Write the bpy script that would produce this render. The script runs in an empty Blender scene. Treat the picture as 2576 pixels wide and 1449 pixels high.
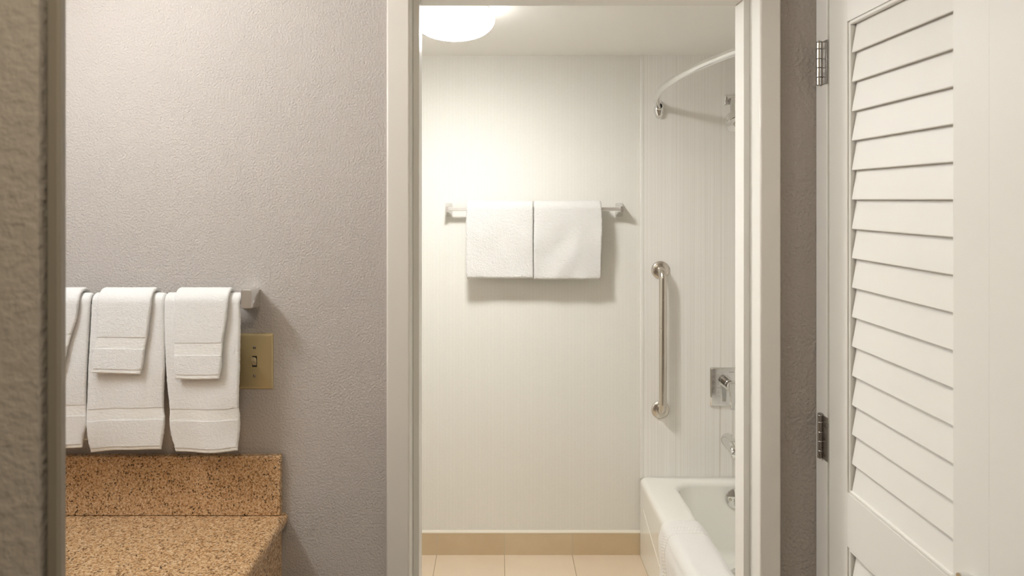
import bpy, bmesh, math, random
from mathutils import Vector, Matrix, noise

PI = math.pi
C = bpy.context.scene.collection
scene = bpy.context.scene

# ---------------------------------------------------------------- camera
F = 1922.0            # focal length in pixels of the 2576 wide frame
PX, PY = 1253.0, 502.0
EYE = 1.6
cam_d = bpy.data.cameras.new('camera')
cam = bpy.data.objects.new('camera', cam_d); C.objects.link(cam)
cam.location = (0, 0, EYE); cam.rotation_euler = (PI/2, 0, 0)
cam_d.sensor_fit = 'HORIZONTAL'; cam_d.sensor_width = 36.0
cam_d.lens = F/2576*36
cam_d.shift_x = (1288-PX)/2576
cam_d.shift_y = (PY-724.5)/2576
cam_d.clip_start = 0.02
cam_d.dof.use_dof = True
cam_d.dof.focus_distance = 2.3
cam_d.dof.aperture_fstop = 6.0
scene.camera = cam

# ---------------------------------------------------------------- world, exposure
w = bpy.data.worlds.new('world'); scene.world = w
w.use_nodes = True
w.node_tree.nodes['Background'].inputs[0].default_value = (1.0, .93, .85, 1)
w.node_tree.nodes['Background'].inputs[1].default_value = 0.05
vs = scene.view_settings
scene.display_settings.display_device = 'sRGB'
vs.view_transform = 'Standard'; vs.look = 'None'; vs.gamma = 1.0; vs.use_curve_mapping = False
vs.exposure = 0.0
BATH_LAMP = 208.0      # emission of the bathroom ceiling lamp
VANITY_LAMP = 69.0    # emission of the vanity shades
HALL_FILL = 22.5       # emission of the unseen fill lamp added in the hall


def P(x, y, d):
    """world point seen at pixel (x, y) at depth d"""
    return Vector(((x-PX)*d/F, d, EYE-(y-PY)*d/F))

def XX(x, d): return (x-PX)*d/F
def ZZ(y, d): return EYE-(y-PY)*d/F

# ---------------------------------------------------------------- materials
def new_mat(name):
    m = bpy.data.materials.new(name); m.use_nodes = True
    nt = m.node_tree
    return m, nt, nt.nodes['Principled BSDF']

def nd(nt, typ, **kw):
    n = nt.nodes.new(typ)
    for k, v in kw.items(): setattr(n, k, v)
    return n

def coords(nt, scale=(1, 1, 1)):
    tc = nd(nt, 'ShaderNodeTexCoord'); mp = nd(nt, 'ShaderNodeMapping')
    mp.inputs['Scale'].default_value = scale
    nt.links.new(tc.outputs['Object'], mp.inputs['Vector'])
    return mp.outputs['Vector']

def noise_n(nt, vec, scale, detail=2.0, rough=.5):
    n = nd(nt, 'ShaderNodeTexNoise')
    n.inputs['Scale'].default_value = scale; n.inputs['Detail'].default_value = detail
    n.inputs['Roughness'].default_value = rough
    nt.links.new(vec, n.inputs['Vector']); return n.outputs['Fac']

def ramp(nt, fac, stops):
    r = nd(nt, 'ShaderNodeValToRGB'); cr = r.color_ramp
    while len(cr.elements) < len(stops): cr.elements.new(.5)
    for e, (p, c) in zip(cr.elements, stops):
        e.position = p; e.color = (c, c, c, 1) if isinstance(c, float) else (*c, 1)
    nt.links.new(fac, r.inputs[0]); return r.outputs[0]

def math_n(nt, op, a, b):
    n = nd(nt, 'ShaderNodeMath', operation=op)
    for i, v in enumerate((a, b)):
        if isinstance(v, (int, float)): n.inputs[i].default_value = v
        else: nt.links.new(v, n.inputs[i])
    return n.outputs[0]

def mix_c(nt, fac, a, b):
    n = nd(nt, 'ShaderNodeMix', data_type='RGBA')
    if isinstance(fac, (int, float)): n.inputs[0].default_value = fac
    else: nt.links.new(fac, n.inputs[0])
    for i, v in ((6, a), (7, b)):
        if isinstance(v, tuple): n.inputs[i].default_value = (*v, 1)
        else: nt.links.new(v, n.inputs[i])
    return n.outputs[2]

def bump(nt, b, h, strength, dist, prev=None):
    n = nd(nt, 'ShaderNodeBump')
    n.inputs['Strength'].default_value = strength; n.inputs['Distance'].default_value = dist
    nt.links.new(h, n.inputs['Height'])
    if prev is not None: nt.links.new(prev, n.inputs['Normal'])
    nt.links.new(n.outputs[0], b.inputs['Normal']); return n.outputs[0]

def base(b, col, rough, metal=0.0, spec=None):
    b.inputs['Base Color'].default_value = (*col, 1)
    b.inputs['Roughness'].default_value = rough
    b.inputs['Metallic'].default_value = metal
    if spec is not None: b.inputs['Specular IOR Level'].default_value = spec

def plain(name, col, rough, metal=0.0, spec=None, nscale=0, nstr=.1):
    m, nt, b = new_mat(name); base(b, col, rough, metal, spec)
    v = coords(nt)
    f = noise_n(nt, v, nscale or 60, 3)
    r = ramp(nt, f, [(0.3, max(0.0, rough-.04)), (.7, min(1.0, rough+.04))])
    nt.links.new(r, b.inputs['Roughness'])
    if nscale: bump(nt, b, f, nstr, .001)
    return m

def wall_paint(name, col, rough=.42, amp=.0009, sc=2.1):
    m, nt, b = new_mat(name); base(b, col, rough, 0, .25)
    v = coords(nt)
    a = noise_n(nt, v, 95*sc, 2, .45); c = noise_n(nt, v, 210*sc, 3, .55)
    h = math_n(nt, 'ADD', ramp(nt, a, [(.38, 0.0), (.66, 1.0)]), math_n(nt, 'MULTIPLY', c, .55))
    tint = ramp(nt, noise_n(nt, v, 2.2, 2), [(.3, tuple(x*.97 for x in col)), (.7, tuple(min(1, x*1.03) for x in col))])
    nt.links.new(tint, b.inputs['Base Color'])
    bump(nt, b, h, .75, amp)
    return m

def trim_paint(name, col, rough=.35):
    m, nt, b = new_mat(name); base(b, col, rough)
    v = coords(nt)
    bump(nt, b, noise_n(nt, v, 340, 3), .12, .0006)
    return m

def wallpaper():
    m, nt, b = new_mat('striped_wallpaper'); base(b, (.8, .76, .68), .55)
    v = coords(nt)
    wv = nd(nt, 'ShaderNodeTexWave', wave_type='BANDS', bands_direction='X', wave_profile='SIN')
    wv.inputs['Scale'].default_value = 4*PI/.0074/20.0
    wv.inputs['Distortion'].default_value = 0.0
    nt.links.new(v, wv.inputs['Vector'])
    s = ramp(nt, wv.outputs['Fac'], [(.10, 0.0), (.45, 1.0)])
    fine = noise_n(nt, coords(nt, (60, 60, 420)), 1.0, 2)
    c = mix_c(nt, s, (.70, .665, .59), (.93, .915, .865))
    c2 = mix_c(nt, math_n(nt, 'MULTIPLY', fine, .12), c, (.62, .58, .50))
    nt.links.new(c2, b.inputs['Base Color'])
    bump(nt, b, s, .4, .0006)
    return m

def surround():
    m, nt, b = new_mat('linen_surround_panel'); base(b, (.82, .78, .71), .32)
    f1 = noise_n(nt, coords(nt, (420, 420, 1.0)), 1.0, 3, .65)
    f2 = noise_n(nt, coords(nt, (34, 34, .05)), 1.0, 0)
    line = ramp(nt, f2, [(.490, 1.0), (.5, 0.0), (.510, 1.0)])
    f3 = noise_n(nt, coords(nt, (55, 55, .04)), 1.0, 0)
    pale = ramp(nt, f3, [(.492, 0.0), (.5, 1.0), (.508, 0.0)])
    c = ramp(nt, f1, [(.36, (.87, .84, .79)), (.64, (.93, .905, .86))])
    c2 = mix_c(nt, line, (.74, .69, .62), c)
    c2 = mix_c(nt, pale, c2, (.96, .94, .90))  # pale lines put the lit grooves into the panel colour
    nt.links.new(c2, b.inputs['Base Color'])
    bump(nt, b, math_n(nt, 'ADD', f1, line), .35, .0006)
    return m

def tile(name, col, col2, sx, ox, sy, oy, grout, gw=.004):
    """floor tile grid in object X / Y with grout lines at ox + k*sx and oy + k*sy"""
    m, nt, b = new_mat(name); base(b, col, .4)
    tc = nd(nt, 'ShaderNodeTexCoord'); sp = nd(nt, 'ShaderNodeSeparateXYZ')
    nt.links.new(tc.outputs['Object'], sp.inputs[0])
    def axis(o, s, off):
        q = math_n(nt, 'DIVIDE', math_n(nt, 'SUBTRACT', o, off), s)
        fr = math_n(nt, 'FRACT', q, 0)
        d = math_n(nt, 'ABSOLUTE', math_n(nt, 'SUBTRACT', fr, .5), 0)
        return math_n(nt, 'GREATER_THAN', d, .5-gw/2/s), math_n(nt, 'FLOOR', q, 0)
    gx, ix = axis(sp.outputs[0], sx, ox)
    if sy: gy, iy = axis(sp.outputs[1], sy, oy); g = math_n(nt, 'MAXIMUM', gx, gy); idx = math_n(nt, 'ADD', ix, math_n(nt, 'MULTIPLY', iy, 7.3))
    else: g = gx; idx = ix
    wn = nd(nt, 'ShaderNodeTexWhiteNoise', noise_dimensions='1D'); nt.links.new(idx, wn.inputs['W'])
    v = coords(nt)
    f = noise_n(nt, v, 7, 6, .65)
    fac = math_n(nt, 'ADD', math_n(nt, 'MULTIPLY', f, .7), math_n(nt, 'MULTIPLY', wn.outputs['Value'], .3))
    c = ramp(nt, fac, [(.25, col), (.75, col2)])
    speck = ramp(nt, noise_n(nt, v, 240, 2), [(.68, 0.0), (.74, 1.0)])
    c = mix_c(nt, math_n(nt, 'MULTIPLY', speck, .35), c, tuple(x*.7 for x in col))
    nt.links.new(mix_c(nt, g, c, grout), b.inputs['Base Color'])
    inv = math_n(nt, 'SUBTRACT', 1.0, g)
    bump(nt, b, math_n(nt, 'ADD', inv, math_n(nt, 'MULTIPLY', f, .15)), .5, .0015)
    return m

def granite():
    m, nt, b = new_mat('speckled_granite'); base(b, (.5, .3, .15), .2)
    v = coords(nt)
    c = ramp(nt, noise_n(nt, v, 175, 6, .85), [(.36, (.30, .135, .045)), (.46, (.58, .345, .165)), (.55, (.76, .53, .315)), (.66, (.92, .79, .60))])
    brown = ramp(nt, noise_n(nt, v, 215, 3, .65), [(.555, 0.0), (.60, 1.0)])
    c = mix_c(nt, math_n(nt, 'MULTIPLY', brown, .8), c, (.19, .075, .022))
    wob = nd(nt, 'ShaderNodeTexNoise'); wob.inputs['Scale'].default_value = 260; wob.inputs['Detail'].default_value = 3
    nt.links.new(v, wob.inputs['Vector'])
    off = nd(nt, 'ShaderNodeVectorMath', operation='MULTIPLY_ADD')
    nt.links.new(wob.outputs['Color'], off.inputs[0]); off.inputs[1].default_value = (.009, .009, .009); nt.links.new(v, off.inputs[2])
    vo = nd(nt, 'ShaderNodeTexVoronoi'); vo.inputs['Scale'].default_value = 165
    nt.links.new(off.outputs[0], vo.inputs['Vector'])
    keep = ramp(nt, noise_n(nt, v, 85, 3), [(.47, 0.0), (.54, 1.0)])
    blk = math_n(nt, 'MULTIPLY', ramp(nt, vo.outputs['Distance'], [(.24, 1.0), (.40, 0.0)]), keep)
    c = mix_c(nt, math_n(nt, 'MULTIPLY', blk, .95), c, (.02, .011, .006))
    nt.links.new(c, b.inputs['Base Color'])
    bump(nt, b, noise_n(nt, v, 300, 2), .1, .0004)
    return m

def terry(name, col=(.92, .91, .89), amp=.0022, sc=1.0, stripe=False):
    m, nt, b = new_mat(name); base(b, col, .95, 0, .1)
    b.inputs['Sheen Weight'].default_value = .25
    b.inputs['Sheen Roughness'].default_value = .5
    if stripe:
        v = coords(nt, (130, 60, 260)); h = noise_n(nt, v, 1.0, 2)
        bump(nt, b, h, .8, .0012)
    else:
        v = coords(nt, (1, 1, 1.25))
        a = noise_n(nt, v, 260*sc, 3, .65); c = noise_n(nt, v, 90*sc, 2)
        h = math_n(nt, 'ADD', a, math_n(nt, 'MULTIPLY', c, .6))
        bump(nt, b, h, 1.0, amp)
    return m

def braid_mat():
    m, nt, b = new_mat('braided_border'); base(b, (.88, .86, .82), .95, 0, .1)
    tc = nd(nt, 'ShaderNodeTexCoord'); sp = nd(nt, 'ShaderNodeSeparateXYZ')
    nt.links.new(tc.outputs['Object'], sp.inputs[0])
    along = math_n(nt, 'ADD', sp.outputs[0], sp.outputs[2])
    tri = math_n(nt, 'ABSOLUTE', math_n(nt, 'SUBTRACT', math_n(nt, 'FRACT', math_n(nt, 'DIVIDE', sp.outputs[1], .030), 0), .5), 0)
    ph = math_n(nt, 'ADD', math_n(nt, 'DIVIDE', along, .0125), math_n(nt, 'MULTIPLY', tri, 1.6))
    h = math_n(nt, 'SINE', math_n(nt, 'MULTIPLY', ph, 2*PI), 0)
    rib = math_n(nt, 'ADD', h, math_n(nt, 'MULTIPLY', math_n(nt, 'COSINE', math_n(nt, 'MULTIPLY', tri, 12.0), 0), .6))
    bump(nt, b, rib, .6, .0011)
    return m

def glow(name, col, strength, side=None):
    m = bpy.data.materials.new(name); m.use_nodes = True; nt = m.node_tree
    nt.nodes.clear()
    o = nd(nt, 'ShaderNodeOutputMaterial'); e = nd(nt, 'ShaderNodeEmission')
    e.inputs[0].default_value = (*col, 1); e.inputs[1].default_value = strength
    nt.links.new(e.outputs[0], o.inputs[0])
    if side is not None:      # bowl sides dimmed to shape the light: less on the upper wall
        g = nd(nt, 'ShaderNodeNewGeometry'); sp = nd(nt, 'ShaderNodeSeparateXYZ')
        nt.links.new(g.outputs['True Normal'], sp.inputs[0])
        dn = math_n(nt, 'MULTIPLY', sp.outputs[2], -1.0)
        r = nd(nt, 'ShaderNodeMapRange'); nt.links.new(dn, r.inputs['Value'])
        r.inputs['From Min'].default_value = .80; r.inputs['From Max'].default_value = 1.0
        r.inputs['To Min'].default_value = strength*side; r.inputs['To Max'].default_value = strength
        nt.links.new(r.outputs[0], e.inputs[1])
    return m

M = {}
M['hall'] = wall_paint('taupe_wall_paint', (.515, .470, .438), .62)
M['hall_dark'] = wall_paint('taupe_wall_paint_coarse', (.55, .50, .445), .5, .0012, .9)
M['return'] = wall_paint('taupe_wall_paint_shaded', (.40, .355, .315), .5, .0016, 1.3)  # taupe darkened to paint in the shade on the closet-side strip; coarser bumps
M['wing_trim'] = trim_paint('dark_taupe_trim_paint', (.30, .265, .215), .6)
M['trim'] = trim_paint('cream_trim_paint', (.85, .82, .765))
M['casing'] = trim_paint('beige_casing_paint', (.79, .74, .68))
M['closet'] = trim_paint('cream_closet_paint', (.90, .87, .815), .5)
M['ceil'] = trim_paint('ceiling_paint', (.94, .92, .87), .5)
M['paper'] = wallpaper()
M['panel'] = surround()
M['strip'] = plain('white_edge_strip', (.84, .82, .77), .35)
M['floor_tile'] = tile('beige_floor_tile', (.74, .60, .44), (.80, .67, .51), .305, .0285, .305, 3.145, (.47, .36, .24))
M['base_tile'] = tile('tan_base_tile', (.62, .48, .30), (.70, .57, .39), .305, .0285, 0, 0, (.60, .50, .36), .005)
M['caulk'] = plain('cream_caulk', (.80, .74, .62), .5)
M['granite'] = granite()
M['chrome'] = plain('chrome', (.80, .80, .79), .07, 1.0)
M['satin'] = plain('satin_chrome', (.86, .85, .82), .38, 1.0)
M['steel'] = plain('brushed_steel', (.62, .58, .52), .24, 1.0)
M['hinge'] = plain('satin_nickel', (.48, .46, .44), .3, 1.0)
M['dark'] = plain('dark_gap', (.05, .04, .03), .8)
M['brass'] = plain('brushed_brass_plate', (.60, .49, .28), .42, .5)
M['ivory'] = plain('ivory_plastic', (.62, .52, .34), .35)
M['enamel'] = plain('white_enamel', (.92, .905, .84), .09)
M['terry'] = terry('white_terry_cloth', (.95, .94, .93), .0018, 1.7)
M['terry_bath'] = terry('white_bath_terry', (.80, .785, .75), .0042, .75)
M['weave'] = terry('woven_cotton_band', stripe=True)
M['mat'] = terry('bath_mat_cotton', (.88, .86, .82), .0012, 1.4)
M['braid'] = braid_mat()
M['ink'] = plain('grey_etching', (.36, .34, .30), .6)
M['wood'] = plain('vanity_cabinet_paint', (.30, .19, .11), .4)
M['carpet'] = plain('taupe_hall_floor', (.30, .26, .22), .8, 0, None, 90, .4)
M['lamp'] = glow('lit_glass_dome', (1.0, 1.0, .985), BATH_LAMP, .05)
M['vlamp'] = glow('lit_vanity_shade', (.94, .98, 1.0), VANITY_LAMP)
M['hfill'] = glow('hall_fill_dome', (1.0, .895, .69), HALL_FILL)
M['white'] = plain('white_metal', (.82, .80, .75), .4)

# ---------------------------------------------------------------- mesh helpers
def link(name, bm, mat, parent=None, smooth=30, bev=0, seg=2):
    bmesh.ops.recalc_face_normals(bm, faces=bm.faces)
    me = bpy.data.meshes.new(name)
    if parent is not None:
        off = world_loc(parent)
        bmesh.ops.translate(bm, verts=bm.verts, vec=-off)
    bm.to_mesh(me); bm.free()
    for p in me.polygons: p.use_smooth = True
    me.set_sharp_from_angle(angle=math.radians(smooth))
    for mm in (mat if isinstance(mat, list) else [mat]): me.materials.append(mm)
    o = bpy.data.objects.new(name, me); C.objects.link(o)
    if parent is not None: o.parent = parent
    if bev:
        b = o.modifiers.new('bevel', 'BEVEL'); b.width = bev; b.segments = seg
        b.limit_method = 'ANGLE'; b.angle_limit = math.radians(40); b.harden_normals = False
    return o

def world_loc(o):
    v = Vector(o.location)
    while o.parent is not None:
        o = o.parent; v += Vector(o.location)
    return v

def tag(o, label=None, cat=None, group=None, kind=None):
    if label: o['label'] = label
    if cat: o['category'] = cat
    if group: o['group'] = group
    if kind: o['kind'] = kind
    return o

def thing(name, loc, label, cat, group=None):
    o = bpy.data.objects.new(name, None); C.objects.link(o)
    o.location = loc; o.empty_display_size = .05
    return tag(o, label, cat, group)

def struct(name, bm, mat, label=None, bev=0, smooth=30):
    o = link(name, bm, mat, None, smooth, bev)
    o['kind'] = 'structure'
    if label: o['label'] = label
    return o

def box(bm, x0, x1, y0, y1, z0, z1):
    vs_ = [bm.verts.new((x, y, z)) for x in (x0, x1) for y in (y0, y1) for z in (z0, z1)]
    for f in ((0, 1, 3, 2), (4, 6, 7, 5), (0, 4, 5, 1), (2, 3, 7, 6), (0, 2, 6, 4), (1, 5, 7, 3)):
        bm.faces.new([vs_[i] for i in f])
    return bm

def boxes(*bs):
    bm = bmesh.new()
    for b in bs: box(bm, *b)
    return bm

def loft(bm, rings, close=True, cap0=True, cap1=True):
    rv = [[bm.verts.new(p) for p in r] for r in rings]
    n = len(rv[0])
    for a, b in zip(rv, rv[1:]):
        for i in range(n if close else n-1):
            j = (i+1) % n
            bm.faces.new((a[i], a[j], b[j], b[i]))
    if cap0: bm.faces.new(rv[0][::-1])
    if cap1: bm.faces.new(rv[-1])
    return bm

def tube(bm, pts, r, n=20, cap=True):
    pts = [Vector(p) for p in pts]
    rings = []; up = None
    for i, p in enumerate(pts):
        t = (pts[min(i+1, len(pts)-1)]-pts[max(i-1, 0)]).normalized()
        if up is None:
            up = Vector((0, 0, 1)) if abs(t.z) < .9 else Vector((1, 0, 0))
        u = (up - t*up.dot(t)).normalized(); v = t.cross(u); up = u
        rr = r[i] if isinstance(r, (list, tuple)) else r
        rings.append([p+u*math.cos(a)*rr+v*math.sin(a)*rr for a in (2*PI*k/n for k in range(n))])
    return loft(bm, rings, True, cap, cap)

def lathe(bm, prof, origin, axis, n=40):
    """prof: list of (radius, height along axis)"""
    axis = Vector(axis).normalized()
    u = axis.orthogonal().normalized(); v = axis.cross(u)
    rings = []
    for r, h in prof:
        rings.append([Vector(origin)+axis*h+(u*math.cos(2*PI*k/n)+v*math.sin(2*PI*k/n))*max(r, 1e-4) for k in range(n)])
    return loft(bm, rings)

def rrect(x0, x1, z0, z1, r, n=6):
    pts = []
    for cx, cz, a0 in ((x1-r, z1-r, 0), (x0+r, z1-r, PI/2), (x0+r, z0+r, PI), (x1-r, z0+r, 1.5*PI)):
        for k in range(n+1):
            a = a0+PI/2*k/n
            pts.append((cx+r*math.cos(a), cz+r*math.sin(a)))
    return pts

def interp(tab, v):
    if v <= tab[0][0]: return tab[0][1]
    for (a, b), (c, d) in zip(tab, tab[1:]):
        if v <= c: return b+(d-b)*(v-a)/(c-a)
    return tab[-1][1]

def smooth_interp(tab, v):
    if v <= tab[0][0]: return tab[0][1]
    for i in range(len(tab)-1):
        (a, b), (c, d) = tab[i], tab[i+1]
        if v <= c:
            t = (v-a)/(c-a)
            m0 = (d-(tab[i-1][1] if i else b))/((c-(tab[i-1][0] if i else a)))*(c-a)
            nx = tab[i+2] if i+2 < len(tab) else (c, d)
            m1 = (nx[1]-b)/(nx[0]-a)*(c-a)
            return (2*t**3-3*t*t+1)*b+(t**3-2*t*t+t)*m0+(-2*t**3+3*t*t)*d+(t**3-t*t)*m1
    return tab[-1][1]

# ---------------------------------------------------------------- the room
WY = 1.80       # face of the taupe wall with the doorway
WB = 1.93       # its bathroom side
BY = 3.45       # back wall of the bathroom
BC = 2.25       # bathroom ceiling
HC = 2.44       # hall ceiling
LX = -1.25      # left wall of the vanity alcove
RX = .749       # closet side of the hall
HR = -1.0       # rear of the hall
ox0, ox1 = XX(1031, WY), XX(1909, WY)      # opening between the jambs
jt = .018
oz = 2.105
wx0, wx1 = ox0-jt, ox1+jt

# taupe wall with the doorway hole
struct('wall_back', boxes((LX-.1, wx0, WY, WB, 0, HC), (wx0, wx1, WY, WB, oz+jt, HC)), M['hall'],
       'taupe textured wall around the bathroom doorway')
struct('wall_back_return', boxes((wx1, RX+.7, WY, WB, 0, HC)), M['return'], 'narrow taupe wall strip, shade put into its colour, between the doorway casing and the closet')
struct('wall_left', boxes((LX-.1, LX, HR-.1, WY, 0, HC)), M['hall'], 'taupe wall beside the vanity')
struct('wall_rear', boxes((LX, RX+.7, HR-.1, HR, 0, HC)), M['hall'], 'taupe wall at the end of the hall')
db = boxes((-.42, .50, HR, HR+.045, .005, 2.05))  # unseen dark slab, added so the chrome has something dark to reflect
struct('added_dark_door', db, M['wood'], 'unseen dark brown door added at the hall end for reflections', bev=.003)
# closet wall on the right : the closet leaves fill y .585 .. 1.737
struct('wall_right', boxes((RX, RX+.1, HR, .58, 0, HC), (RX, RX+.1, .58, WY, 2.13, HC), (RX+.02, RX+.7, HR, WY, 2.135, HC-.001)), M['hall'],
       'taupe wall above and beside the closet doors')
struct('wall_closet', boxes((RX+.6, RX+.7, HR, WY, 0, 2.13)), M['hall_dark'], 'back wall inside the closet')
struct('floor_hall', boxes((LX, RX+.7, HR, WB, -.1, 0)), M['carpet'], 'taupe hall floor')
struct('ceiling_hall', boxes((LX-.1, RX+.7, HR-.1, WB, HC, HC+.1)), M['ceil'], 'cream hall ceiling')

# bathroom shell
BXL, BXR = -1.05, 1.405
struct('wall_bath_back', boxes((BXL-.1, BXR+.1, BY, BY+.1, 0, BC+.1)), M['paper'], 'bathroom back wall in finely striped cream wallpaper')
struct('wall_bath_left', boxes((BXL-.1, BXL, WB, BY, 0, BC+.1)), M['ceil'], 'left bathroom wall')
struct('wall_bath_right', boxes((BXR, BXR+.1, WB, BY, 0, BC+.1)), M['panel'], 'tub side wall of the bathroom')
struct('floor_bath', boxes((BXL, BXR, WB, BY, -.1, 0)), M['floor_tile'], 'beige tiled bathroom floor')
struct('ceiling_bath', boxes((BXL, BXR, WB, BY, BC, BC+.1)), M['ceil'], 'cream bathroom ceiling')
# tub surround panel with its white edge strip
SX = XX(1610, BY)
SP = .008
struct('wall_tub_surround', boxes((SX+.014, BXR, BY-SP, BY, .33, BC)), M['panel'], 'cream linen-patterned tub surround panel')
bm = bmesh.new()
loft(bm, [[(SX+a, BY-.0002-b, z) for a, b in ((0, 0), (0, .006), (.0015, .0085), (.004, .0095), (.014, .0095), (.0175, .0081), (.0175, 0))] for z in (.345, BC)])
struct('trim_1', bm, M['strip'], 'white edge strip between wallpaper and tub surround')
# tile baseboard
bm = boxes((BXL, SX, BY-.011, BY, 0, .0985))
bb = struct('baseboard_back', bm, M['base_tile'], 'tan tile baseboard under the wallpaper')
bm = bmesh.new()
loft(bm, [[(x, BY-.0005-a, .0985+b) for a, b in ((0, 0), (.0115, 0), (.010, .004), (.004, .0085), (0, .010))] for x in (BXL, SX)])
struct('trim_2', bm, M['caulk'], 'cream caulk line on top of the tile baseboard')

# door frame: jamb with stop, casing
ys0, ys1 = 1.863, WB+.001
st = .0155
jb = boxes((wx0, ox0, WY-.004, WB+.003, 0, oz), (ox1, wx1, WY-.004, WB+.003, 0, oz), (wx0, wx1, WY-.004, WB+.003, oz, oz+jt),
           (ox0, ox0+st, ys0, ys1, 0, oz-st), (ox1-st, ox1, ys0, ys1, 0, oz-st), (ox0, ox1, ys0, ys1, oz-st, oz))
struct('door_1', jb, M['trim'], 'cream jamb and stop of the bathroom doorway', bev=.0015)
def casing(name, x0, x1, z0, z1, label):
    bm = boxes((x0, x1, WY-.013, WY, z0, z1))
    return struct(name, bm, M['casing'], label, bev=.004)
cx0, cx1 = XX(972, WY-.013), XX(1965, WY-.013)
casing('trim_3', cx0, ox0+.0005, 0, oz+.06, 'left casing of the bathroom doorway')
casing('trim_4', ox1-.0005, cx1, 0, oz+.06, 'right casing of the bathroom doorway')
casing('trim_5', ox0+.0005, ox1-.0005, oz, oz+.06, 'head casing of the bathroom doorway')
# closet corner trim: narrow strip beside the louvered door
YJ = F*RX/(2082-PX)
struct('trim_6', boxes((RX, RX+.05, YJ+.004, WY, 0, 2.13)), M['closet'], 'cream jamb strip carrying the closet hinges', bev=.002)
struct('trim_7', boxes((RX+.012, RX+.05, YJ-.02, YJ+.0035, 0, 2.13)), M['trim'], 'shadow gap stop beside the closet door')

# wing wall in the foreground on the left
wf = .80
wxr, wxm = XX(150, wf+.006), XX(97, wf)
bm = bmesh.new()
poly = [(LX, wf), (wxm, wf), (wxm, wf+.05), (LX, wf+.09)]
loft(bm, [[(x, y, z) for x, y in poly] for z in (0, HC)])
struct('wall_front', bm, M['hall_dark'], 'taupe wing wall end close to the camera')
bm = bmesh.new()
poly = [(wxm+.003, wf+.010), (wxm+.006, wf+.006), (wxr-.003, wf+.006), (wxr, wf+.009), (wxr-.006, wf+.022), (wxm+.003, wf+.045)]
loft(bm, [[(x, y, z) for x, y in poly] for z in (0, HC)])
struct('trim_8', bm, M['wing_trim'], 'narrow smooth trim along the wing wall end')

# ---------------------------------------------------------------- lamps
LP = Vector((XX(1143, 2.594), 2.594, 0))
t = thing('ceiling_light', (LP.x, LP.y, BC), 'lit white glass dome lamp on the bathroom ceiling', 'lamp')
bm = bmesh.new()
lathe(bm, [(.001, 0), (.118, 0), (.122, .006), (.124, .030), (.118, .034), (.001, .034)], (LP.x, LP.y, BC), (0, 0, -1), 64)
link('base', bm, M['white'], t)
bm = bmesh.new()
R, D = .138, .072
pr = [(.001, .034), (R-.004, .034), (R, .037)]
for k in range(1, 17):
    a = PI/2*k/16
    pr.append((R*math.cos(a)**.85 if k < 16 else .001, .038+(D-.004)*math.sin(a)))
lathe(bm, pr, (LP.x, LP.y, BC), (0, 0, -1), 72)
link('dome', bm, M['lamp'], t, 60)

# vanity light bar on the left wall (above the frame of the photograph)
VL = Vector((LX, 1.07, 2.24))
t = thing('vanity_light', VL, 'lit vanity light bar with chrome end caps high on the left wall', 'lamp')
link('backplate', boxes((LX, LX+.02, 0.93, 1.33, 2.20, 2.28)), M['chrome'], t, bev=.004)
bm = bmesh.new()
sec = [(LX+.021+p, 2.24+q) for p, q in rrect(0, .085, -.052, .052, .034)]
loft(bm, [[(x, y, z) for x, z in sec] for y in (.934, 1.318)])
link('diffuser', bm, M['vlamp'], t, 60)
for ya, yb in ((.92, .934), (1.318, 1.332)):
    bm = bmesh.new()
    loft(bm, [[(x, y, z) for x, z in [(LX+.0205+p, 2.24+q) for p, q in rrect(0, .092, -.058, .058, .036)]] for y in (ya, yb)])
    link('end_cap', bm, M['chrome'], t, 40, .002)

# unseen fill lamp added above the camera to brighten the hall
HP = Vector((-.15, .1, HC))
t = thing('hall_fill_light', HP, 'unseen fill dome added on the hall ceiling', 'lamp')
bm = bmesh.new(); lathe(bm, [(.001, 0), (.15, 0), (.15, .03), (.001, .03)], HP, (0, 0, -1), 40)
link('base', bm, M['white'], t)
bm = bmesh.new()
lathe(bm, [(.001, .03), (.165, .03)]+[(max(.001, .17*math.cos(PI/2*k/10)), .032+.08*math.sin(PI/2*k/10)) for k in range(11)], HP, (0, 0, -1), 40)
link('dome', bm, M['hfill'], t, 60)

# ---------------------------------------------------------------- cloth
def make_towel(name, label, cat, group, **kw):
    # constant ring size: freeze the number of columns from the widest row
    L, Rr = kw['left'], kw['right']
    wmax = max(Rr(s)-L(s) for s in [k*kw['front']/40 for k in range(41)])
    step = kw.get('step', .003)
    m_fixed = max(6, int(wmax/step))
    src = _cloth(m_fixed, **kw)
    o = None
    for i, (pn, bm, mat) in enumerate(src):
        if i == 0:
            o = link(name, bm, mat, None, 75); tag(o, label, cat, group)
        else:
            link(pn, bm, mat, o, 75)
    return o

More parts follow.
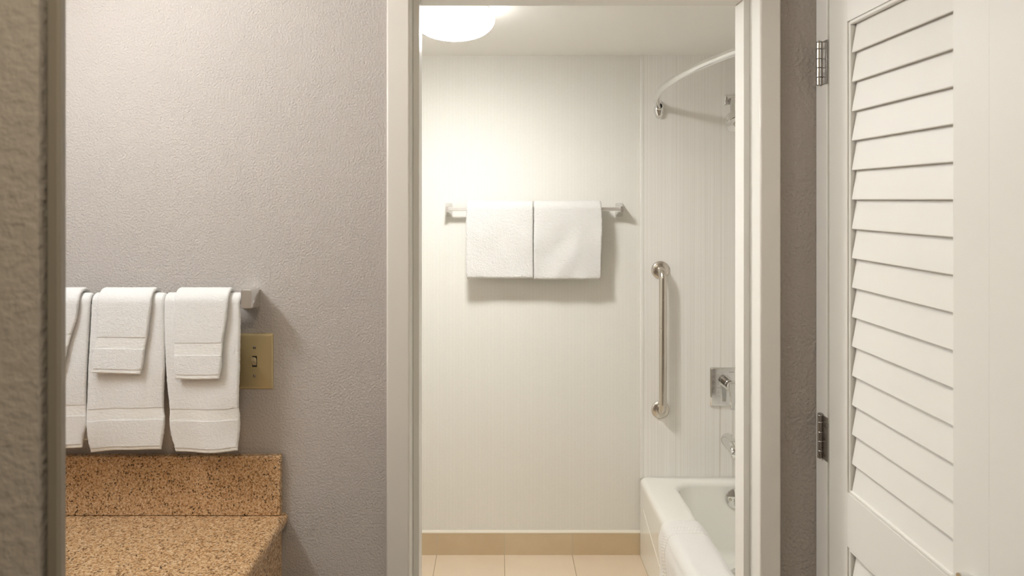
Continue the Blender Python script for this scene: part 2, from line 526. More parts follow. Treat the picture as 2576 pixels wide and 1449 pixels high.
def _cloth(m, parts, yc, zc, rin, th, front, left, right, back_len, seed=0, jit=.0007, wave=.004, step=.003,
           end_round=None, lean=0.0, backx=None, bottom=None, topw=0, wfade=.10):
    rad = rin+th/2; arc = PI*rad
    def centre(s):
        if s >= 0: return Vector((yc-rad-lean*s*s, zc-s)), Vector((-1, 0))
        if s >= -arc:
            a = -s/rad
            return Vector((yc-rad*math.cos(a), zc+rad*math.sin(a))), Vector((-math.cos(a), math.sin(a)))
        return Vector((yc+rad, zc-(-s-arc))), Vector((1, 0))
    out = []
    for pname, s0, s1, mat, tf in parts:
        first = s0 <= -arc-back_len+1e-6; last = s1 >= front-1e-6
        n = max(3, int((s1-s0)/step))
        ss = [s0+(s1-s0)*k/n for k in range(n+1)]
        T = th*tf
        er = min(end_round or T*.5, T*.5)
        if last: ss = [s for s in ss if s < s1-er]+[s1-er+er*math.sin(PI/2*k/5) for k in range(6)]
        if first: ss = [s0+er*(1-math.cos(PI/2*k/5)) for k in range(6)]+[s for s in ss if s > s0+er]
        rings = []
        for s in ss:
            c, nrm = centre(s)
            sf = max(s, 0) if s > -arc/2 else 0
            xl, xr = left(sf), right(sf)
            if s < -arc/2 and backx: xl, xr = backx
            t_ = T
            if last and s > s1-er: t_ = T-2*er*(1-math.sqrt(max(0, 1-((s-(s1-er))/er)**2)))
            if first and s < s0+er: t_ = T-2*er*(1-math.sqrt(max(0, 1-((s0+er-s)/er)**2)))
            t_ = max(t_, T*.12)
            wd = xr-xl; h = t_/2; eb = min(h, .006)
            pts = []
            def put(x, q):
                fade = max(topw if s > -arc*.8 else 0, min(1, max(0, s/wfade))**1.5 if s > 0 else 0)
                wv = wave*fade*noise.noise(Vector((x*14+seed*7.1, s*9, seed*3.3)))
                jj = jit*(noise.noise(Vector((x*420, s*420, q*3+seed*5)))+.6*noise.noise(Vector((x*170, s*170, q*2+seed))))
                off = q*h+wv+jj*(1 if q >= 0 else -1)
                dz = 0
                if bottom and s > 0: dz = -bottom((x-xl)/wd)*(s/front)**2
                pts.append((x, c.x+nrm.x*off, c.y+nrm.y*off+dz))
            xj = jit*1.3*noise.noise(Vector((s*330, seed*2.2, 1.7))); xk = jit*1.3*noise.noise(Vector((s*330, seed*2.2, 9.1)))
            for k in range(m+1): put(xl+eb+(wd-2*eb)*k/m, 1)
            for k in range(1, 6):
                a = PI/2-PI*k/6; put(xr-eb+eb*math.cos(a)+xk, math.sin(a))
            for k in range(m+1): put(xr-eb-(wd-2*eb)*k/m, -1)
            for k in range(1, 6):
                a = -PI/2-PI*k/6; put(xl+eb+eb*math.cos(a)+xj, math.sin(a))
            rings.append(pts)
        bm = bmesh.new(); loft(bm, rings); out.append((pname, bm, mat))
    return out

def edge_fn(tab, d, zc):
    """pixel table [(y, x)] at depth d -> X as a function of distance below zc"""
    T = sorted((zc-ZZ(y, d), XX(x, d)) for y, x in tab)
    return lambda s: smooth_interp(T, s)

# ---------------------------------------------------------------- towel rail on the taupe wall
RY, RZ = 1.728, 1.3695
rail = thing('towel_rail', (XX(628, WY), WY, RZ), 'chrome towel rail holding three hand towels on the taupe wall', 'towel rail')
link('bar', boxes((LX+.03, XX(640, RY), RY-.0056, RY+.0056, RZ-.0056, RZ+.0056)), M['chrome'], rail, bev=.002)
def wall_post(xa, xb, za, zb, parent, y0, y1, xa2, xb2, za2, zb2):
    """flared post: rounded plate on the wall tapering to a squared head round the bar"""
    bm = bmesh.new(); rings = []
    for y, f, r in ((y0, 0, .006), (y0-.003, 0, .007), (y0-.006, .06, .007)):
        rings.append((y, f, r))
    for k in range(1, 9):
        q = k/8
        rings.append((y0-.006+(y1-y0+.006)*q, .06+.94*(1-(1-q)**1.6), .007-.002*q))
    out = []
    for y, f, r in rings:
        L = lambda a, b: a+(b-a)*f
        out.append([(x, y, z) for x, z in rrect(L(xa, xa2), L(xb, xb2), L(za, za2), L(zb, zb2), r)])
    out.append([(x+(.5*(xa2+xb2)-x)*.08, y1-.002, z+(.5*(za2+zb2)-z)*.08) for x, y, z in out[-1]])
    loft(bm, out)
    return link('mounting_post', bm, M['chrome'], parent, 40)
wall_post(XX(609, WY), XX(655, WY), ZZ(775, WY), ZZ(723, WY), rail, WY-.0005, RY-.016, XX(605.5, RY-.016), XX(634, RY-.016), 1.355, 1.3985)
wall_post(LX+.001, LX+.05, ZZ(775, WY), ZZ(723, WY), rail, WY-.0005, RY-.018, LX+.01, LX+.04, 1.355, 1.3985)

# hand towels
th = .011; rin = .0095
dH = RY-rin-th
fr = lambda ybot, d: RZ-ZZ(ybot, d)
towels = [
    ('white hand towel at the left end, half hidden behind the wing wall',
     [(733, 34), (800, 33), (1030, 26), (1130, 30)],
     [(741, 226.5), (802, 223), (954, 215.5), (1030, 214.5), (1049, 216.5), (1067, 217), (1102, 207.5), (1128, 204.5)], 1128, (1018, 1047, 1117), 1105),
    ('white hand towel in the middle of the three on the chrome rail',
     [(741, 231), (752, 229.6), (821, 226), (935, 220), (1028, 217.5), (1060, 217.8), (1094, 220), (1136, 227)],
     [(741, 411), (775, 412), (916, 412.5), (1026, 408.5), (1056, 412), (1086, 410.5), (1128, 404)], 1133, (1026, 1056, 1122), 1095),
    ('white hand towel at the right end, beside the light switch',
     [(741, 411.5), (840, 412.5), (954, 417.5), (1030, 425), (1064, 424), (1098, 429), (1134, 438)],
     [(741, 601.6), (802, 603.4), (916, 601.6), (1022, 598.5), (1052, 600.5), (1086, 600), (1128, 596)], 1137, (1028, 1058, 1126), 1093),
]
for i, (lab, lt, rt, yb, (b0, b1, h0), yback) in enumerate(towels):
    F_ = fr(yb, dH)
    arc = PI*(rin+th/2)
    bl = RZ-ZZ(yback, RY+.02)
    a, b, c = (RZ-ZZ(q, dH) for q in (b0, b1, h0))
    L, Rr = edge_fn(lt, dH, RZ), edge_fn(rt, dH, RZ)
    bot = (lambda u: 0.0, lambda u: .007*(1-u)**2-.001, lambda u: .004*math.sin(PI*u)-.002+.003*(1-u))[i]
    make_towel('hand_towel', lab, 'towel', 'hand towels on the chrome rail',
               parts=[('pile', -arc-bl, a, M['terry'], 1.0), ('woven_band', a, b, M['weave'], .8),
                      ('lower_pile', b, c, M['terry'], 1.08), ('hem', c, F_, M['weave'], .72)],
               yc=RY, zc=RZ, rin=rin, th=th, front=F_, left=L, right=Rr, back_len=bl, seed=i+1, wave=.009, bottom=bot, wfade=.33,
               backx=(L(0)-.001, Rr(0)-.019))

# washcloths folded over the hand towels
wr = rin+th+.0025; wt = .009
dW = RY-wr-wt
cloths = [
    ('white washcloth over the hand towel at the left end, cut off by the wing wall',
     [(733, 70), (840, 62), (929, 60)],
     [(730, 226), (740, 212), (752, 199), (802, 190), (840, 178), (874, 169), (893, 165), (929, 154)], 929, (841, 870, 917)),
    ('white washcloth over the middle hand towel',
     [(733, 246), (764, 242.5), (840, 240.5), (878, 235), (916, 231.5), (940, 231)],
     [(730, 397), (740, 391), (752, 382), (764, 379), (840, 369.5), (878, 362.5), (916, 358.7), (942, 351)], 940, (848, 878, 928)),
    ('white washcloth over the hand towel at the right end',
     [(733, 440), (764, 436.5), (840, 434.8), (897, 436.5), (946, 440), (954, 443)],
     [(728, 587), (738, 582), (749, 575), (802, 569), (859, 560), (897, 557), (925, 556.5), (953, 550)], 953, (862, 894, 941)),
]
for i, (lab, lt, rt, yb, (b0, b1, h0)) in enumerate(cloths):
    F_ = fr(yb, dW); arc = PI*(wr+wt/2); bl = .13
    a, b, c = (RZ-ZZ(q, dW) for q in (b0, b1, h0))
    L, Rr = edge_fn(lt, dW, RZ), edge_fn(rt, dW, RZ)
    make_towel('washcloth', lab, 'washcloth', 'washcloths over the hand towels',
               parts=[('pile', -arc-bl, a, M['terry'], 1.0), ('woven_band', a, b, M['weave'], .75),
                      ('lower_pile', b, c, M['terry'], 1.05), ('hem', c, F_, M['weave'], .75)],
               yc=RY, zc=RZ, rin=wr, th=wt, front=F_, left=L, right=Rr, back_len=bl, seed=i+11, wave=.005, lean=.12, wfade=.2, bottom=(lambda u: 0.0, lambda u: .004*u-.002, lambda u: .0015*math.sin(PI*u))[i])

# ---------------------------------------------------------------- light switch
x0, x1, z0, z1 = XX(596, WY), XX(688, WY), ZZ(978, WY), ZZ(838, WY)
xm = XX(642.5, WY)
t = thing('light_switch', (xm, WY, (z0+z1)/2), 'brass coloured toggle switch plate beside the hand towels', 'light switch')
bm = bmesh.new()
loft(bm, [[(x, y, z) for x, z in rrect(x0+i, x1-i, z0+i, z1-i, .003)] for y, i in ((WY, 0), (WY-.002, 0), (WY-.0045, .002), (WY-.006, .006))])
link('plate', bm, M['brass'], t, 40)
zs = ZZ(908, WY)
link('slot', boxes((xm-.0055, xm+.0055, WY-.0065, WY-.0055, zs-.013, zs+.013)), M['dark'], t)
bm = bmesh.new()
loft(bm, [[(xm+sx*h, WY-y, zs+zc+sz*v) for sx, sz in ((-1, -1), (1, -1), (1, 1), (-1, 1))]
          for y, zc, h, v in ((.0066, -.002, .0045, .007), (.012, .004, .0043, .0065), (.020, .0085, .0038, .0045))])
link('toggle', bm, M['ivory'], t, bev=.0008)
for yy, a in ((873, .4), (944, 1.2)):
    zz = ZZ(yy, WY)
    bm = bmesh.new(); lathe(bm, [(.0038, 0), (.0036, .0012), (.0015, .002), (.001, .002)], (xm, WY-.006, zz), (0, -1, 0), 20)
    s = link('screw', bm, M['steel'], t)
    bm = boxes((-.0034, .0034, -.0002, .0002, -.0005, .0005))
    bmesh.ops.rotate(bm, verts=bm.verts, cent=(0, 0, 0), matrix=Matrix.Rotation(a, 3, 'Y'))
    bmesh.ops.translate(bm, verts=bm.verts, vec=(xm, WY-.0081, zz))
    link('screw_slot', bm, M['dark'], s)

# ---------------------------------------------------------------- vanity top
CT = ZZ(1298, 1.78)          # counter height
cxr = XX(724, WY)
cy0 = .905
v = thing('vanity_counter', (-.8, 1.35, CT-.03), 'speckled brown granite vanity counter with backsplash', 'counter')
bm = bmesh.new()
prof = []
for k in range(7):
    a = PI/2-PI/2*k/6; prof.append((cxr-.011+.011*math.cos(a), CT-.011+.011*math.sin(a)))
for k in range(1, 7):
    a = -PI/2*k/6; prof.append((cxr-.011+.011*math.cos(a), CT-.019+.011*math.sin(a)))
prof += [(LX+.002, CT-.03), (LX+.002, CT)]
loft(bm, [[(x, y, z) for x, z in prof] for y in (cy0, WY-.0005)])
link('countertop', bm, M['granite'], v)
bx = XX(705, 1.78)
link('backsplash', boxes((LX+.002, bx, WY-.021, WY-.0005, CT+.0008, ZZ(1144, 1.79))), M['granite'], v, bev=.002)
link('apron', boxes((bx-.022, bx-.002, cy0+.02, WY-.0005, CT-.19, CT-.0302)), M['granite'], v, bev=.001)
vc = thing('vanity_cabinet', (-.8, 1.35, 0), 'brown cabinet under the granite vanity counter', 'cabinet')
link('body', boxes((LX+.002, bx-.035, cy0+.02, WY-.002, .1, CT-.031)), M['wood'], vc)
link('plinth', boxes((LX+.002, bx-.09, cy0+.02, WY-.002, 0, .1)), M['wood'], vc)
for y0 in (cy0+.03, cy0+.46):
    d = link('door', boxes((bx-.0345, bx-.016, y0, y0+.41, .12, CT-.2)), M['wood'], vc, bev=.004)
    bm = bmesh.new(); lathe(bm, [(.005, 0), (.005, .012), (.013, .016), (.013, .024), (.001, .027)], (bx-.016, y0+(.36 if y0 < 1.2 else .05), CT-.26), (1, 0, 0), 20)
    link('knob', bm, M['hinge'], d)

# ---------------------------------------------------------------- bathroom towel bar and bath towels
TY, TZ = BY-.065, ZZ(526, BY-.065)
tb = thing('towel_bar', (XX(1343, BY), BY, TZ), 'chrome towel bar with two bath towels on the striped wallpaper', 'towel rail')
link('bar', boxes((XX(1127, TY), XX(1560, TY), TY-.0078, TY+.0078, TZ-.0078, TZ+.0078)), M['satin'], tb, bev=.002)
for xa, xb, hx0, hx1 in ((1120, 1138.5, 1121, 1128), (1548, 1567, 1560, 1567)):
    wall_post(XX(xa, BY), XX(xb, BY), ZZ(545, BY), ZZ(510.5, BY), tb, BY-.0005, TY-.012, XX(hx0, TY), XX(hx1, TY), TZ-.013, TZ+.013)
bt = .024; br = .0140
dB = TY-br-bt
arc = PI*(br+bt/2)
for i, (lab, lt, rt, yb, yk) in enumerate((
        ('thick white bath towel on the left half of the bathroom bar',
         [(520, 1172), (600, 1171.5), (690, 1172.5), (703, 1175)], [(505, 1342), (600, 1341.5), (702, 1342)], 701, 692),
        ('thick white bath towel on the right half of the bathroom bar',
         [(505, 1343.2), (600, 1342.6), (703, 1343.2)], [(505, 1513), (560, 1516), (620, 1514), (690, 1512.5), (704, 1511)], 703.5, 690))):
    F_ = TZ-ZZ(yb, dB); L, Rr = edge_fn(lt, dB, TZ), edge_fn(rt, dB, TZ)
    bl = TZ-ZZ(yk, TY+.03)
    make_towel('bath_towel', lab, 'towel', 'bath towels on the bathroom bar',
               parts=[('pile', -arc-bl, F_, M['terry_bath'], 1.0)], yc=TY, zc=TZ, rin=br, th=bt, front=F_, left=L, right=Rr,
               back_len=bl, seed=i+21, wave=.009, jit=.0014, step=.004, topw=.2, backx=(L(0)+.004, Rr(0)-.004))

# ---------------------------------------------------------------- shower fittings
PYF = BY-SP      # face of the surround panel
# curved shower rod
RH = 2.016
rx = XX(1656.5, PYF)
sr = thing('shower_rod', (rx, PYF, RH), 'curved chrome shower curtain rod over the bathtub', 'shower rod')
ya, yb_ = PYF-.02, WB+.022
pts = []
for k in range(61):
    q = k/60; y = ya+(yb_-ya)*q
    pts.append((rx-.112*math.sin(PI*q)**.8 if 0 < q < 1 else rx, y, RH))
bm = bmesh.new(); tube(bm, pts, .0125, 24)
link('rod', bm, M['chrome'], sr, 60)
for yw, sgn in ((PYF, -1), (WB, 1)):
    bm = bmesh.new(); rings = []
    for dy, f in ((0, .9), (.004, 1.0), (.016, .97), (.026, .80), (.030, .55)):
        ring = []
        for k in range(32):
            a = 2*PI*k/32
            z = -.013+math.sin(a)*.039*f
            hw = (.0235 - .0045*max(0, -math.sin(a))-.003*max(0, math.sin(a))**3)*f
            ring.append((rx+math.copysign(abs(math.cos(a))**.75, math.cos(a))*hw, yw+sgn*(dy+.0003), RH+z))
        rings.append(ring)
    loft(bm, rings)
    b = link('bracket', bm, M['chrome'], sr, 45)
    bm = bmesh.new(); lathe(bm, [(.0165, 0), (.0175, .004), (.0165, .010), (.0135, .012), (.0135, .004)], (rx, yw+sgn*.022, RH), (-.25, sgn, 0), 28)
    link('collar', bm, M['chrome'], b)

# shower head
hx, hz = 1.046, ZZ(252.5, PYF)
sh = thing('wall_shower', (hx, PYF, hz), 'chrome shower head on a short arm above the tub', 'shower head')
bm = bmesh.new()
loft(bm, [[(x, y, z) for x, z in rrect(hx-.027+i, hx+.027-i, hz-.024+i, hz+.024-i, .004)] for y, i in ((PYF-.0003, 0), (PYF-.006, 0), (PYF-.009, .003))])
link('flange', bm, M['chrome'], sh, 40)
hc = Vector((1.026, 3.272, 1.926)); hn = Vector((.12, -.60, -.79)).normalized()
apts = []
A0 = Vector((hx, PYF-.008, hz)); A3 = hc-hn*.055
A1 = A0+Vector((0, -.07, .005)); A2 = A3-hn*.05
for k in range(17):
    q = k/16
    apts.append(A0*(1-q)**3+A1*3*q*(1-q)**2+A2*3*q*q*(1-q)+A3*q**3)
bm = bmesh.new(); tube(bm, apts, .0105, 20)
link('arm', bm, M['chrome'], sh, 60)
bm = bmesh.new()
lathe(bm, [(.001, -.058), (.014, -.058), (.017, -.046), (.040, -.040), (.0485, -.034), (.0505, -.028), (.0505, 0), (.048, .003), (.046, .002), (.001, .002)], hc, hn, 48)
hd = link('head', bm, M['chrome'], sh, 35)
bm = bmesh.new(); lathe(bm, [(.001, .002), (.017, .002), (.017, .005), (.012, .0065), (.001, .0065)], hc, hn, 32)
link('spray_nozzle', bm, M['steel'], hd, 35)

# grab bar
gx = XX(1661, PYF)
gz0, gz1 = ZZ(1030, PYF), ZZ(679, PYF)
gb = thing('grab_bar', (gx, PYF, (gz0+gz1)/2), 'vertical stainless grab bar on the tub surround', 'grab bar')
gr, so, cr_ = .0175, .056, .040
pts = [(gx, PYF-.003, gz0), (gx, PYF-so+cr_, gz0)]
for k in range(1, 13):
    a = PI/2*k/12; pts.append((gx, PYF-so+cr_-cr_*math.sin(a), gz0+cr_*(1-math.cos(a))))
for k in range(0, 12):
    a = PI/2*k/12; pts.append((gx, PYF-so+cr_*(1-math.cos(a)), gz1-cr_+cr_*math.sin(a)))
pts += [(gx, PYF-so+cr_, gz1), (gx, PYF-.003, gz1)]
bm = bmesh.new(); tube(bm, pts, gr, 28)
link('bar', bm, M['steel'], gb, 60)
for z in (gz0, gz1):
    bm = bmesh.new(); lathe(bm, [(.001, 0), (.0395, 0), (.0405, .002), (.0395, .006), (.034, .010), (.021, .0125), (.0175, .013)], (gx, PYF-.0003, z), (0, -1, 0), 48)
    link('flange', bm, M['steel'], gb, 40)

# shower valve
vx, vz = 1.0335, ZZ(972.5, PYF)
vv = thing('shower_valve', (vx, PYF, vz), 'square chrome shower valve with lever handle right of the grab bar', 'shower valve')
bm = bmesh.new()
loft(bm, [[(x, y, z) for x, z in rrect(vx-.079+i, vx+.079-i, vz-.087+i, vz+.087-i, .002)] for y, i in ((PYF-.0003, 0), (PYF-.005, 0), (PYF-.012, .006))])
pl = link('plate', bm, M['chrome'], vv, 25)
hzv = vz+.016
bm = bmesh.new(); lathe(bm, [(.001, 0), (.026, 0), (.026, .034), (.0245, .0355), (.0245, .037), (.026, .0385), (.026, .066), (.0245, .068), (.001, .068)], (vx, PYF-.0118, hzv), (0, -1, 0), 40)
hb = link('handle', bm, M['chrome'], vv, 35)
yl = PYF-.0118-.068
bm = bmesh.new()
loft(bm, [[(vx+dx*wd, yl+.006+dy, z) for dx, dy in ((-1, 0), (-1, -.012), (1, -.012), (1, 0))]
          for z, wd in ((hzv+.018, .016), (hzv, .016), (hzv-.05, .012), (hzv-.098, .010))])
link('lever', bm, M['chrome'], hb, bev=.002)
link('stop_tab', boxes((vx-.010, vx+.006, PYF-.046, PYF-.0125, hzv+.025, hzv+.031)), M['chrome'], hb, bev=.001)
def lettering(txt, x, z, size, parent):
    cu = bpy.data.curves.new('lettering', 'FONT'); cu.body = txt; cu.size = size
    cu.align_x = 'CENTER'; cu.align_y = 'CENTER'; cu.extrude = .0003
    cu.materials.append(M['ink'])
    tmp = bpy.data.objects.new('lettering', cu); C.objects.link(tmp)
    bpy.context.view_layer.update()
    me = bpy.data.meshes.new_from_object(tmp.evaluated_get(bpy.context.evaluated_depsgraph_get()))
    bpy.data.objects.remove(tmp)
    o = bpy.data.objects.new('lettering', me); C.objects.link(o)
    o.parent = parent; o.rotation_euler = (PI/2, 0, 0)
    o.location = Vector((x, PYF-.0123, z))-world_loc(parent)
tx = XX(1808.5, PYF-.0125)
for txt, yy in (('HOT', 953.7), ('COLD', 975.5), ('OFF', 996)):
    lettering(txt, tx, ZZ(yy, PYF-.0125), .0065, pl)
lettering('KOHLER', XX(1840, PYF-.0125), ZZ(936.5, PYF-.0125), .006, pl)
for y0, y1 in ((960, 969), (981.5, 990.5)):
    link('scale_mark', boxes((tx-.0006, tx+.0006, PYF-.0126, PYF-.0119, ZZ(y1, PYF-.0125), ZZ(y0, PYF-.0125))), M['ink'], pl)

# tub spout
sx_, sz_ = 1.0335, ZZ(1105, PYF)
sp_ = thing('tub_spout', (sx_, PYF, sz_), 'chrome tub spout below the shower valve', 'faucet')
bm = bmesh.new(); rings = []
for q, dz, rw, rh in ((0, 0, .030, .029), (.004, 0, .031, .030), (.03, 0, .0295, .028), (.06, -.002, .027, .025), (.09, -.007, .025, .022), (.112, -.016, .023, .019), (.126, -.028, .020, .014)):
    rings.append([(sx_+math.cos(2*PI*k/28)*rw, PYF-.0003-q, sz_+dz+math.sin(2*PI*k/28)*rh) for k in range(28)])
loft(bm, rings)
sb = link('body', bm, M['chrome'], sp_, 50)
bm = bmesh.new(); lathe(bm, [(.017, 0), (.017, .022), (.014, .024), (.013, .022)], (sx_, PYF-.108, sz_-.024), (0, 0, -1), 28)
link('outlet', bm, M['chrome'], sb)
bm = bmesh.new(); lathe(bm, [(.004, 0), (.004, .012), (.008, .014), (.008, .020), (.001, .022)], (sx_, PYF-.105, sz_+.004), (0, -.15, 1), 20)
link('diverter_knob', bm, M['chrome'], sb)

# ---------------------------------------------------------------- bathtub
TX0, TX1, TY0, TY1, TH = .6385, BXR-.002, WB+.005, PYF-.0005, .352
tub = thing('bathtub', ((TX0+TX1)/2, (TY0+TY1)/2, 0), 'white enamelled bathtub along the linen-patterned surround', 'bathtub')
def ring(x0, x1, y0, y1, r, z, n=12):
    return [(x, y, z) for x, y in rrect(x0, x1, y0, y1, r, n)]
bm = bmesh.new(); rings = []
o_ = lambda i, z, r=.012: rings.append(ring(TX0+i, TX1-i*.2, TY0+i*.2, TY1-i*.2, r, z))
o_(0, 0); o_(0, .05); o_(0, .312); o_(0, .320)
for k in range(1, 7):
    a = PI/2*k/6; o_(.024*(1-math.cos(a)), .328+.024*math.sin(a), .012+.006*k/6)
# inner lip and basin
ix0, ix1, iy0, iy1 = TX0+.117, TX1-.075, TY0+.075, TY1-.046
for k in range(0, 7):
    a = PI/2*k/6; d = .030*math.sin(a)
    rings.append(ring(ix0+d, ix1-d, iy0+d, iy1-d*.75, .100-.02*k/6, TH-.030*(1-math.cos(a))))
fz = .045
for q in (.25, .5, .75, 1.0):
    i = .030+.028*q
    rings.append(ring(ix0+i, ix1-i, iy0+.03+.16*q, iy1-i+.004-.03*q, .085, TH-.030-(TH-.030-fz-.05)*q))
for k in range(1, 9):
    a = PI/2*k/8
    d = .058+.05*(1-math.cos(a)); 
    rings.append(ring(ix0+d, ix1-d, iy0+.19+.05*(1-math.cos(a)), iy1-d-.026, .085, fz+.05*(1-math.sin(a))))
rings.append(ring(ix0+.2, ix1-.2, iy0+.4, iy1-.2, .05, fz-.002))
loft(bm, rings, True, False, True)
shell = link('tub_shell', bm, M['enamel'], tub, 60)
# raised crease on the apron
bm = bmesh.new(); rings = []
for k in range(41):
    q = k/40; y = 3.36-1.0*q; z = .236-.135*math.sin(PI/2*min(1, q*1.25))
    xa = TX0-.0003; hh = .0020*min(1, 6*q, 6*(1-q)+.1)+.0003
    rings.append([(xa+.001, y, z-hh), (xa-hh*.5, y, z-hh*.3), (xa-hh*.5, y, z+hh*.3), (xa+.001, y, z+hh)])
loft(bm, rings)
link('apron_crease', bm, M['enamel'], tub, 60)
# overflow plate on the drain end, tilted with the end wall
oc = Vector((1.026, iy1-.036, .2535)); on = Vector((0, -1, .14)).normalized()
oc = P(1848.5, 1254, iy1-.047)
bm = bmesh.new(); lathe(bm, [(.001, -.004), (.041, -.004), (.042, .001), (.040, .005), (.030, .0085), (.001, .0095)], oc, on, 48)
ov = link('overflow_plate', bm, M['chrome'], tub, 30)
for dx in (-.022, .022):
    bm = bmesh.new(); lathe(bm, [(.007, 0), (.007, .003), (.004, .004), (.0035, .002), (.001, .002)], oc+Vector((dx, 0, -.003))+on*.0075, on, 20)
    link('screw', bm, M['steel'], ov)
link('trip_lever', boxes((oc.x-.006, oc.x+.006, oc.y-.022, oc.y-.006, oc.z-.026, oc.z+.004)), M['chrome'], ov, bev=.002)
dr = P(1856, 1441, 3.20); 
bm = bmesh.new(); lathe(bm, [(.001, 0), (.030, 0), (.030, .003), (.024, .005), (.018, .002), (.001, .002)], (dr.x, 3.19, fz-.0005), (0, 0, 1), 36)
link('drain', bm, M['chrome'], tub)

# bath mat folded over the rim
mat_y1, mat_y0 = 2.945, 2.40
path = []     # (x, z) outer apron flap -> over the rim -> inner flap
mt = .013
xo = TX0-mt*.5-.0015; xi = ix0+.012
path.append((xo-.004, .085)); path.append((xo-.005, .14)); path.append((xo-.001, .20)); path.append((xo-.006, .255)); path.append((xo-.007, .30))
for k in range(0, 7):
    a = PI-PI/2*k/6; path.append((TX0+.026+.034*math.cos(a), TH-.026+.034*math.sin(a)))
path.append((TX0+.06, TH+.0085)); path.append((ix0-.015, TH+.0085))
for k in range(1, 7):
    a = PI/2-PI/2*k/6; path.append((ix0-.012+.043*math.cos(a)+.002, TH-.032+.040*math.sin(a)))
path.append((ix0+.046, .26)); path.append((ix0+.058, .18))
# resample
def resample(pts, step):
    pts = [Vector(p) for p in pts]; out = [pts[0]]; acc = 0
    dense = []
    for i in range(len(pts)-1):
        p0, p1, p2, p3 = pts[max(i-1, 0)], pts[i], pts[i+1], pts[min(i+2, len(pts)-1)]
        for k in range(12):
            q = k/12
            dense.append(.5*((2*p1)+(-p0+p2)*q+(2*p0-5*p1+4*p2-p3)*q*q+(-p0+3*p1-3*p2+p3)*q**3))
    dense.append(pts[-1])
    for a, b in zip(dense, dense[1:]):
        acc += (b-a).length
        if acc >= step: out.append(b); acc = 0
    return out
mp = resample(path, .006)
def mat_strip(y0, y1, t_, p0=0, p1=None, lift=0.0, ny=None):
    seg = mp[p0:p1]; bm = bmesh.new(); rings = []
    ny = ny or max(4, int((y1-y0)/.006))
    for i, p in enumerate(seg):
        g = (seg[min(i+1, len(seg)-1)]-seg[max(i-1, 0)]).normalized(); n = Vector((-g.y, g.x))
        h = t_/2; row = []
        def put(y, q):
            s = lift+q*h
            s += .0009*noise.noise(Vector((y*18, i*.12, 3.0)))+.0005*noise.noise(Vector((y*90, i*.7, q)))
            yy = y+.004*noise.noise(Vector((i*.16, 5.5, 0)))*(1 if y > (y0+y1)/2 else 0)
            row.append((p.x+n.x*s, yy, p.y+n.y*s))
        e = h
        for k in range(ny+1): put(y0+e+(y1-y0-2*e)*k/ny, 1)
        for k in range(1, 5): a = PI/2-PI*k/5; put(y1-e+e*math.cos(a), math.sin(a))
        for k in range(ny+1): put(y1-e-(y1-y0-2*e)*k/ny, -1)
        for k in range(1, 5): a = -PI/2-PI*k/5; put(y0+e+e*math.cos(a), math.sin(a))
        rings.append(row)
    return loft(bm, rings)
mo = link('bath_mat', mat_strip(mat_y0, mat_y1, mt), M['mat'], None, 75)
tag(mo, 'white cotton bath mat with braided border folded over the tub rim', 'bath mat')
link('braided_border', mat_strip(mat_y1-.122, mat_y1-.062, .003, 2, -2, mt/2+.0003), M['braid'], mo, 75)

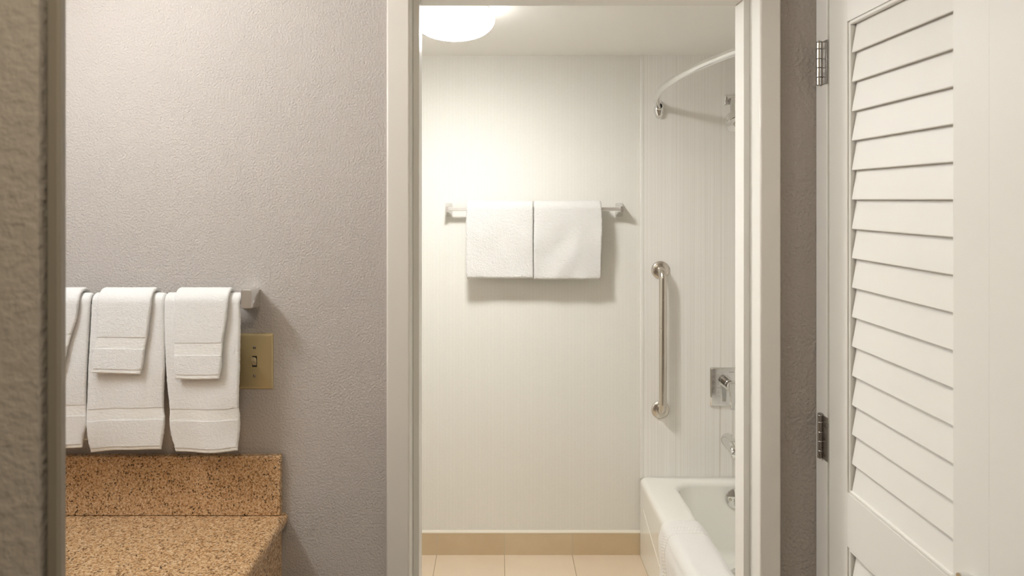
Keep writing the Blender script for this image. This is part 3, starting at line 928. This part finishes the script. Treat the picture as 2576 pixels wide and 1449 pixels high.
# ---------------------------------------------------------------- louvered closet doors
def closet_leaf(y0, y1, knob_y, label):
    """leaf between y0 (near) and y1 (hinge side); face at x = RX"""
    lf = thing('louvered_door', (RX+.0175, (y0+y1)/2, .012), label, 'door', 'louvered closet doors')
    T = .035; X0, X1 = RX, RX+T
    s1 = y1-.0886     # inner edge of the far stile
    s0 = y0+.0905            # inner edge of the near stile
    zt, zb = ZZ(52, 1.63), ZZ(1243, 1.63)
    lt = ZZ(1379, 1.63); lb = .22
    fr_ = boxes((X0, X1, s1, y1, .012, 2.125), (X0, X1, y0, s0, .012, 2.125),
                (X0, X1, s0, s1, zt, 2.125), (X0, X1, s0, s1, lt, zb), (X0, X1, s0, s1, .012, lb))
    link('frame', fr_, M['closet'], lf, bev=.0005)
    def bead(za, zb_):
        bm = bmesh.new()
        g = .008
        for ya, yb in ((s1-g, s1-.0005), (s0+.0005, s0+g)): box(bm, X0+.003, X0+.033, ya, yb, za+.0005, zb_-.0005)
        for z0_, z1_ in ((za+.0005, za+g), (zb_-g, zb_-.0005)): box(bm, X0+.0015, X0+.012, s0+g, s1-g, z0_, z1_)
        return link('bead_molding', bm, M['closet'], lf, bev=.002)
    bead(zb, zt); bead(lb, lt)
    pitch = .0626
    def louvers(zbot, n):
        bm = bmesh.new(); slope = .0105/pitch
        for k in range(n):
            z = zbot+.0015+k*pitch; hgt = min(pitch+.018, (zt if zbot > .9 else lt)-z+.004)
            r = .0016; t_ = .0058; xf = X0+.0045
            pr_ = [(xf+.002, z), (xf+.0006, z+.0006), (xf, z+.002), (xf+(hgt)*slope, z+hgt), (xf+t_+hgt*slope, z+hgt), (xf+t_, z+.0015), (xf+t_-.002, z)]
            loft(bm, [[(x, y, zz) for x, zz in pr_] for y in (s0+.0092, s1-.0125)])
        return link('louver_panel', bm, M['closet'], lf)
    louvers(zb+.0005, 16); louvers(lb, 10)
    if knob_y:
        bm = bmesh.new(); lathe(bm, [(.006, 0), (.006, .004), (.0095, .006), (.0105, .018), (.0095, .0215), (.001, .022)], (RX-.0005, knob_y, ZZ(1444, 1.2)-.0105), (-1, 0, 0), 28)
        link('knob', bm, M['chrome'], lf, 40)
    return lf
yA1 = F*RX/(2086-PX)
yA0 = F*RX/(2488-PX)
leaf = closet_leaf(yA0, yA1, F*RX/(2448-PX), 'cream louvered closet door beside the bathroom doorway, hung on two steel hinges')
leaf2 = closet_leaf(yA0-.0002-(yA1-yA0), yA0-.0002, None, 'cream louvered closet door nearest the camera, cut off by the right edge')
for (ya, yb) in ((104, 215), (1040, 1152)):
    xk = 2059.5 if ya < 500 else 2063
    yy = 1.792
    kx = RX-.0068; yy = F*kx/(xk-PX); d = yy
    zt_, zb_ = ZZ(ya+3, d), ZZ(yb, d)
    bm = bmesh.new()
    L_ = zt_-zb_; gaps = (0, .155, .385, .595, .815, 1.0)
    h = link('hinge', boxes((RX-.0028, RX-.0002, YJ-.0015, yy+.004, zb_, zt_)), M['hinge'], leaf, bev=.0004)
    for a, b in zip(gaps, gaps[1:]):
        lathe(bm, [(.001, zb_+L_*(1-b)+.0004), (.0056, zb_+L_*(1-b)+.0004), (.006, zb_+L_*(1-b)+.0012), (.006, zb_+L_*(1-a)-.0012), (.0056, zb_+L_*(1-a)-.0004), (.001, zb_+L_*(1-a)-.0004)], (kx, yy, 0), (0, 0, 1), 24)
    link('knuckle', bm, M['hinge'], h, 18)
    bm = bmesh.new()
    lathe(bm, [(.0035, zb_-.001), (.0035, zt_+.0005), (.006, zt_+.0008), (.006, zt_+.003), (.003, zt_+.0045), (.001, zt_+.0045)], (kx, yy, 0), (0, 0, 1), 20)
    link('hinge_pin', bm, M['hinge'], h, 18)
